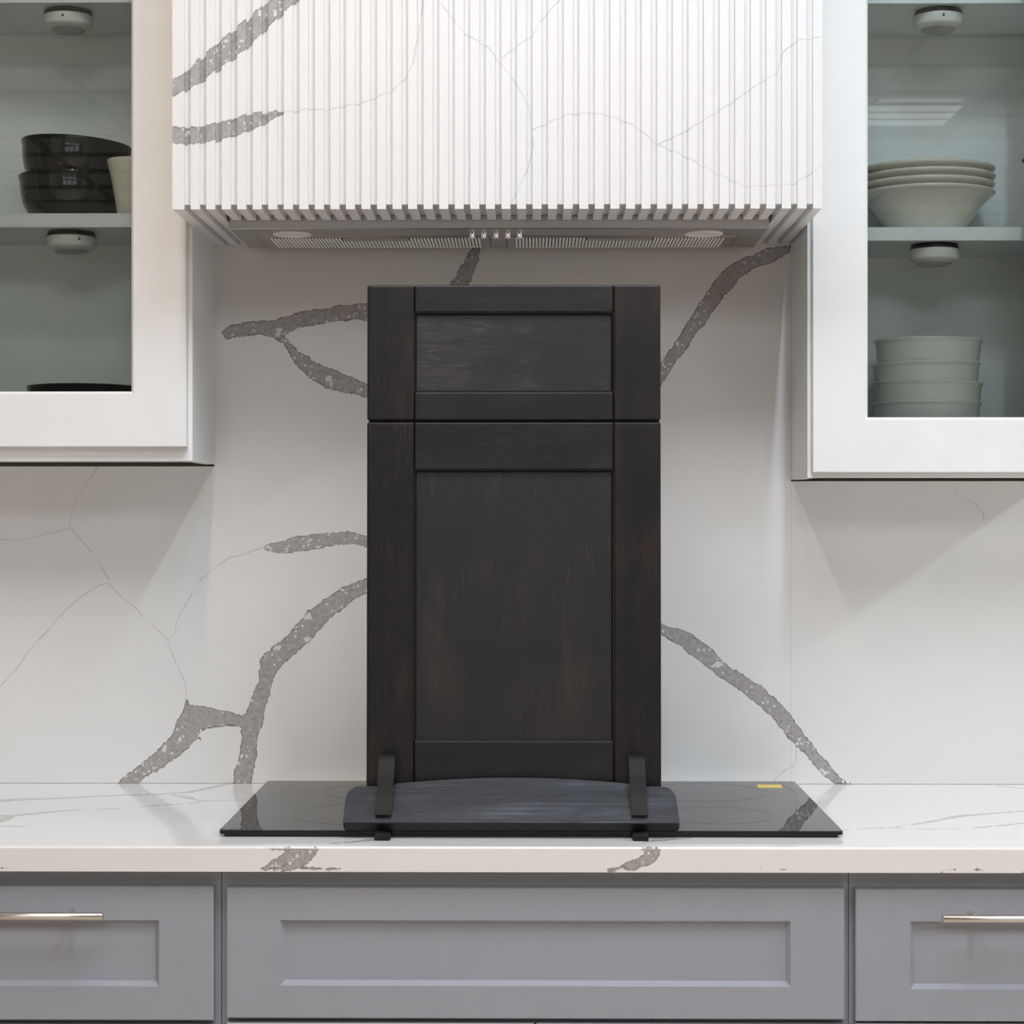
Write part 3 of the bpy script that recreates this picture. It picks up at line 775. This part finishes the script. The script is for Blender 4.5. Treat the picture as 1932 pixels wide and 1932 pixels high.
# ------------------------------------------------------------------ fluted hood cover
HX0, HX1, HYF, HZ = -0.5605, 0.4548, -0.411, 1.8705
HTOP, GR = 2.46, 0.0085
YI = -0.2945            # back edge of the front apron, where the insert begins
hood = thing('hood_cover', 'fluted white quartz hood cover with grey veins at its upper left', 'hood', (-0.053, -0.2, HZ))
pitch, sw = 0.02434, 0.0139
slats = [(HX0, HX0 + 0.0185)]
x = HX0 + 0.02880
for k in range(41):
    slats.append((x, x + sw))
    x += pitch
shift = (HX1 - (slats[-1][1])) / 41
slats = [slats[0]] + [(a + shift * (k + 1), b + shift * (k + 1)) for k, (a, b) in enumerate(slats[1:])]
slats[-1] = (slats[-1][0], HX1)
xz = lambda y: (lambda u, v: col3(u, y, v))
for k, (a, b) in enumerate(slats):
    s = Stone(HOOD_VEINS, HOOD_HAIRLINES)
    s.face(a, b, HZ, HTOP, xz(HYF), nu=2)
    for xx, fl in ((a, True), (b, False)):
        s.face(0, 1, HZ, HTOP, lambda u, v, xx=xx: col3(xx, HYF + GR * u, v), uvmap=lambda p, q, xx=xx: np.stack([xx + 0 * p, q], 1), nu=1, flip=fl, fine=1)
        s.quad([(xx, HYF + GR, HZ), (xx, YI, HZ), (xx, YI, HZ + GR), (xx, HYF + GR, HZ + GR)] if not fl else
               [(xx, HYF + GR, HZ), (xx, HYF + GR, HZ + GR), (xx, YI, HZ + GR), (xx, YI, HZ)])
    s.face(a, b, HYF, YI, lambda u, v: col3(u, v, HZ), uvmap=lambda p, q: np.stack([p, HZ + 0 * q], 1), nu=1, flip=True, fine=1)
    s.quad([(a, YI, HZ), (b, YI, HZ), (b, YI, HZ + GR), (a, YI, HZ + GR)][::-1])
    s.quad([(a, HYF, HTOP), (b, HYF, HTOP), (b, HYF + GR, HTOP), (a, HYF + GR, HTOP)])
    s.build('slat', M['quartz_hood'], hood)
# panels the slats stand on
s = Stone(HOOD_VEINS, HOOD_HAIRLINES)
y = HYF + GR
s.face(HX0 + 0.001, HX1 - 0.001, HZ + GR, HTOP, xz(y))
for q in ([(HX0 + 0.001, y, HTOP), (HX1 - 0.001, y, HTOP), (HX1 - 0.001, y + 0.02, HTOP), (HX0 + 0.001, y + 0.02, HTOP)],
          [(HX0 + 0.001, y + 0.02, HZ + GR), (HX0 + 0.001, y + 0.02, HTOP), (HX1 - 0.001, y + 0.02, HTOP), (HX1 - 0.001, y + 0.02, HZ + GR)],
          [(HX0 + 0.001, y, HZ + GR), (HX0 + 0.001, y + 0.02, HZ + GR), (HX1 - 0.001, y + 0.02, HZ + GR), (HX1 - 0.001, y, HZ + GR)]):
    s.quad(q)
s.build('front_panel', M['quartz_hood'], hood)
boxobj('soffit_panel', M['quartz_plain'], hood, HX0 + 0.001, HX1 - 0.001, HYF + GR + 0.0203, YI, HZ + GR, HZ + GR + 0.0195)
for a, b, n in ((HX0 + 0.0005, slats[2][1], 'left'), (slats[-3][0], HX1 - 0.0005, 'right')):
    boxobj('return_panel', M['quartz_plain'], hood, a, b, YI + 0.0005, -0.004, HZ + GR, HZ + GR + 0.019)
for k in (0, 1, 2, -3, -2, -1):
    a, b = slats[k]
    boxobj('return_slat', M['quartz_plain'], hood, a, b, YI + 0.0008, -0.002, HZ, HZ + GR - 0.0002)
for a in (HX0 + 0.0005, HX1 - 0.0195):
    boxobj('side_panel', M['quartz_plain'], hood, a, a + 0.019, HYF + GR + 0.0205, -0.004, HZ + GR + 0.02, HTOP)

# ------------------------------------------------------------------ range hood insert
IX0, IX1, IY0, IY1, IZ = -0.4905, 0.3870, -0.2905, -0.066, 1.857
ins = thing('range_hood', 'brushed steel extractor insert under the fluted hood cover', 'range hood', (-0.053, -0.18, IZ))
bm = bmesh.new()
box(bm, IX0, IX1, IY0, IY1, IZ, 2.05, 0.001)
obj('body', bm, M['steel'], ins)
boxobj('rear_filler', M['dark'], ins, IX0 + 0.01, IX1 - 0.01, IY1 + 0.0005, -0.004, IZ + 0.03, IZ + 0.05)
lou = None
for fx0, fx1, gx0, gx1 in ((-0.4560, -0.0690, -0.4365, -0.0835), (-0.0400, 0.3440, -0.0265, 0.3250)):
    fy0, fy1 = -0.2040, -0.0760
    g0, g1 = -0.1960, -0.0850
    bm = bmesh.new()
    rings_mesh(bm, [[(a, c_, z) for a, c_ in ((u0, w0), (u1, w0), (u1, w1), (u0, w1))] for (u0, u1, w0, w1, z) in
                    ((fx0, fx1, fy0, fy1, IZ - 0.0002), (fx0 + .0003, fx1 - .0003, fy0 + .0003, fy1 - .0003, IZ - 0.0009),
                     (gx0, gx1, g0, g1, IZ - 0.0009), (gx0, gx1, g0, g1, IZ - 0.0002))], close=True)
    filt = obj('filter', bm, M['steel'], ins)
    boxobj('filter_mesh', M['dark'], filt, gx0 + 0.0002, gx1 - 0.0002, g0 + 0.0002, g1 - 0.0002, IZ - 0.0007, IZ - 0.0003)  # black sheet painted in for the shade between the louvres
    boxobj('gasket', M['dark'], filt, fx0 - 0.0014, fx1 + 0.0014, fy0 - 0.0012, fy1 + 0.0012, IZ - 0.00018, IZ - 0.00003)  # thin dark sheet drawn for the shaded gap round the filter
    n = 62
    step = (gx1 - gx0) / n
    mid = ((gx0 + gx1) / 2 - 0.055, (gx0 + gx1) / 2 + 0.055)
    for i in range(n):
        cx = gx0 + step * (i + 0.5)
        short = mid[0] < cx < mid[1]
        ya = g0 + (0.030 if short else 0.001)
        bm = bmesh.new()
        box(bm, cx - step * 0.34, cx + step * 0.34, ya, g1 - 0.001, IZ - 0.0030, IZ - 0.0008, 0.0005)
        obj('louvre', bm, M['louvre'], filt)
    boxobj('grip', M['steel'], filt, mid[0], mid[1], g0 + 0.0003, g0 + 0.027, IZ - 0.0024, IZ - 0.0008, 0.0005)
for lx in (-0.3935, 0.2855):
    bm = bmesh.new()
    lathe(bm, [(0, 0), (0.032, 0), (0.032, -0.002), (0.029, -0.003), (0.0275, -0.0022), (0, -0.0030)], 48, (lx, -0.238, IZ - 0.0002))
    o = obj('lamp', bm, M['lamp_lens'], ins, True)
for bx in (-0.0955, -0.0765, -0.0565, -0.0372, -0.0180):
    bm = bmesh.new()
    lathe(bm, [(0, 0), (0.0048, 0), (0.0048, -0.0105), (0.0043, -0.0125), (0, -0.0130)], 28, (bx, -0.268, IZ - 0.0002))
    o = obj('button', bm, M['chrome'], ins, True)

# ------------------------------------------------------------------ cooktop
hob = thing('cooktop', 'black glass induction cooktop set on the white countertop', 'cooktop', (0, -0.3, TOP))
bm = bmesh.new()
X0, X1, Y0, Y1, R = -0.4625, 0.4630, -0.5690, -0.0350, 0.008
def rounded(i, z):
    pts = []
    for cx, cy, a0 in ((X1 - R, Y1 - R, 0), (X0 + R, Y1 - R, 90), (X0 + R, Y0 + R, 180), (X1 - R, Y0 + R, 270)):
        for k in range(7):
            a = math.radians(a0 + 15 * k)
            pts.append((cx + (R - i) * math.cos(a), cy + (R - i) * math.sin(a), z))
    return pts
rings_mesh(bm, [rounded(0.0005, 0.9190), rounded(0, 0.9195), rounded(0, 0.9243), rounded(0.0008, 0.9250)], True, True)
obj('glass_top', bm, M['black_glass'], hob)
boxobj('base_tray', M['black_plastic'], hob, X0 + 0.008, X1 - 0.008, Y0 + 0.006, Y1 - 0.006, TOP + 0.0002, 0.9188)
for cx, cy, r in ((-0.265, -0.17, 0.085), (-0.265, -0.41, 0.105), (0.29, -0.17, 0.105), (0.29, -0.42, 0.085), (0.01, -0.25, 0.12)):
    bm = bmesh.new()
    lathe(bm, [(r, 0), (r + 0.0007, 0), (r + 0.0007, 0.00012), (r, 0.00012), (r, 0)], 96, (cx, cy, 0.92502))
    obj('burner_ring', bm, M['ring_print'], hob)
bm = bmesh.new()
P = [(0.392, -0.0795), (0.4335, -0.0790), (0.4315, -0.1175), (0.3895, -0.1180)]
rings_mesh(bm, [[(a, b_, 0.92503) for a, b_ in P], [(a, b_, 0.9253) for a, b_ in P]], True, True)
st = obj('sticker', bm, M['yellow'], hob)
st['label'] = 'small yellow sticker on the black glass'

# ------------------------------------------------------------------ dark sample cabinet front
LEAN = math.radians(1.45)
samp = thing('cabinet_front_sample', 'dark espresso shaker drawer and door front standing on the black easel', 'cabinet front', (-0.0255, -0.500, 0.9650))
samp.rotation_euler = (-LEAN, 0, 0)
HWD = 0.2238
ZL = 0.9650
def lz(z):
    return (z - ZL) / math.cos(LEAN)
def front(name, z0, z1, rt, rb, pmat):
    z0, z1 = lz(z0), lz(z1)
    sw_ = 0.0720
    th = 0.019
    ix0, ix1, iz0, iz1 = -HWD + sw_, HWD - sw_, z0 + rb, z1 - rt
    p = boxobj(name, pmat, samp, ix0 - 0.004, ix1 + 0.004, 0.0085, 0.0145, iz0 - 0.004, iz1 + 0.004, local=True)
    for a, b_ in ((-HWD, ix0), (ix1, HWD)):
        boxobj('stile', M['stile'], p, a, b_ - 0.00025 if a < 0 else b_, 0, th, z0, z1, 0.0030, 3, True)
    for a, b_ in ((z0, iz0), (iz1, z1)):
        boxobj('rail', M['rail'], p, ix0 + 0.00015, ix1 - 0.00015, 0.00015, th - 0.0002, a, b_, 0.0028 if a > iz0 or a == z0 else 0.0012, 3, True)
    bm = bmesh.new()
    w = 0.0034
    rings_mesh(bm, [rect(ix0, ix1, iz0, iz1, 0.0016), rect(ix0 + w * .25, ix1 - w * .25, iz0 + w * .25, iz1 - w * .25, 0.0016),
                    rect(ix0 + w, ix1 - w, iz0 + w, iz1 - w, 0.0086), rect(ix0, ix1, iz0, iz1, 0.0086)], close=True)
    obj('bead', bm, M['bead'], p, local=True)
    return p
front('drawer_front', 1.5370, 1.7437, 0.0425, 0.0435, M['panel_x'])
front('door_front', 0.9652, 1.5340, 0.0730, 0.0850, M['panel_z'])
boxobj('backing_board', M['black_plastic'], samp, -HWD + 0.001, HWD - 0.001, 0.0195, 0.0255, 0.01, lz(1.73), local=True)

# ------------------------------------------------------------------ easel that carries it
ease = thing('display_easel', 'black wooden display stand with two iron hooks on the cooktop', 'easel', (-0.028, -0.55, 0.9255))
# tilted board with an arched upper edge; u along x, v up the slope
A = math.radians(38)
def board_pt(u, v, n):
    v *= 1.135
    return (u, -0.5875 + v * math.cos(A) - n * math.sin(A), 0.9390 + v * math.sin(A) + n * math.cos(A))
out = []
def arc(cx, cv, r, a0, a1, k=6):
    return [(cx + r * math.cos(math.radians(a0 + (a1 - a0) * i / k)), cv + r * math.sin(math.radians(a0 + (a1 - a0) * i / k))) for i in range(k + 1)]
ul, ur = -0.2775, 0.2205
out += [(ul + 0.001, 0.004), (ul + 0.004, 0.0), (ur - 0.004, 0.0), (ur - 0.001, 0.004)]
out += arc(ur - 0.0235, 0.0665 - 0.020, 0.020, 0, 90)
out += [(0.163, 0.0665)]
for i in range(17):
    tt = i / 16
    u = 0.150 - tt * (0.150 + 0.2030)
    out.append((u, 0.0715 + 0.0115 * math.sin(math.pi * tt) ** 0.9))
out += [(-0.2065, 0.0665)]
out += arc(ul + 0.0215, 0.0665 - 0.020, 0.020, 90, 180)
bm = bmesh.new()
tb = 0.0160
def inset(p, e):
    cu, cv = -0.028, 0.035
    du, dv = p[0] - cu, p[1] - cv
    return (cu + du * (1 - e / 0.25), cv + dv * (1 - e / 0.035))
rings_mesh(bm, [[board_pt(*p, -tb) for p in out], [board_pt(*p, -0.0014) for p in out], [board_pt(*inset(p, 0.0008), 0) for p in out]], True, True)
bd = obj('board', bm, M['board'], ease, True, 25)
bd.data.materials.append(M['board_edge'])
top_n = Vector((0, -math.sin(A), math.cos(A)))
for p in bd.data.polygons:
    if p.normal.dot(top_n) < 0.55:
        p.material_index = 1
# iron hooks: flat straps rising from the board and curving up in front of the door
for hx in (-0.2175, 0.1612):
    lean = 0.0022 if hx < 0 else -0.0022
    base = board_pt(0, 0.0105, 0.0)
    path = [(-0.5235, 1.0300), (-0.5290, 1.0270), (-0.5352, 1.0170), (-0.5415, 1.0030), (-0.5475, 0.9890), (-0.5545, 0.9745), (-0.5640, 0.9600), (-0.5745, 0.9485)]
    cr = []
    for i in range(len(path) - 1):
        p0, p1, p2, p3 = (path[max(0, i - 1)], path[i], path[i + 1], path[min(len(path) - 1, i + 2)])
        for s_ in range(4):
            w_ = s_ / 4
            cr.append(tuple(0.5 * (2 * b1 + (c1 - a1) * w_ + (2 * a1 - 5 * b1 + 4 * c1 - d1) * w_ * w_ + (3 * b1 - a1 - 3 * c1 + d1) * w_ ** 3)
                            for a1, b1, c1, d1 in zip(p0, p1, p2, p3)))
    path = [(q_[0] - 0.007 * min(1, i / 12), q_[1]) for i, q_ in enumerate(cr + [path[-1]])]
    tk = 0.0028
    bm = bmesh.new()
    rings = []
    for i, (py, pz) in enumerate(path):
        a = path[max(0, i - 1)]; c_ = path[min(len(path) - 1, i + 1)]
        ty, tz = c_[0] - a[0], c_[1] - a[1]
        L_ = math.hypot(ty, tz)
        ny, nz = tz / L_, -ty / L_          # towards the viewer
        f_ = i / (len(path) - 1)
        xc = hx + lean * math.cos(math.pi * f_ * 0.5) 
        w = 0.0120
        rings.append([(xc - w, py, pz), (xc + w, py, pz), (xc + w, py + ny * tk, pz + nz * tk), (xc - w, py + ny * tk, pz + nz * tk)])
    rings_mesh(bm, rings, True, True)
    obj('hook', bm, M['strap'], ease, True, 40)
for hx in (-0.2175, 0.1612):
    bm = bmesh.new()
    box(bm, hx - 0.0115, hx + 0.0115, -0.6005, -0.5725, TOP + 0.0002, 0.9250, 0.0012)
    obj('foot', bm, M['strap'], ease)
boxobj('rear_block', M['black_plastic'], ease, -0.225, 0.170, -0.5305, -0.4450, 0.9254, 0.9640)
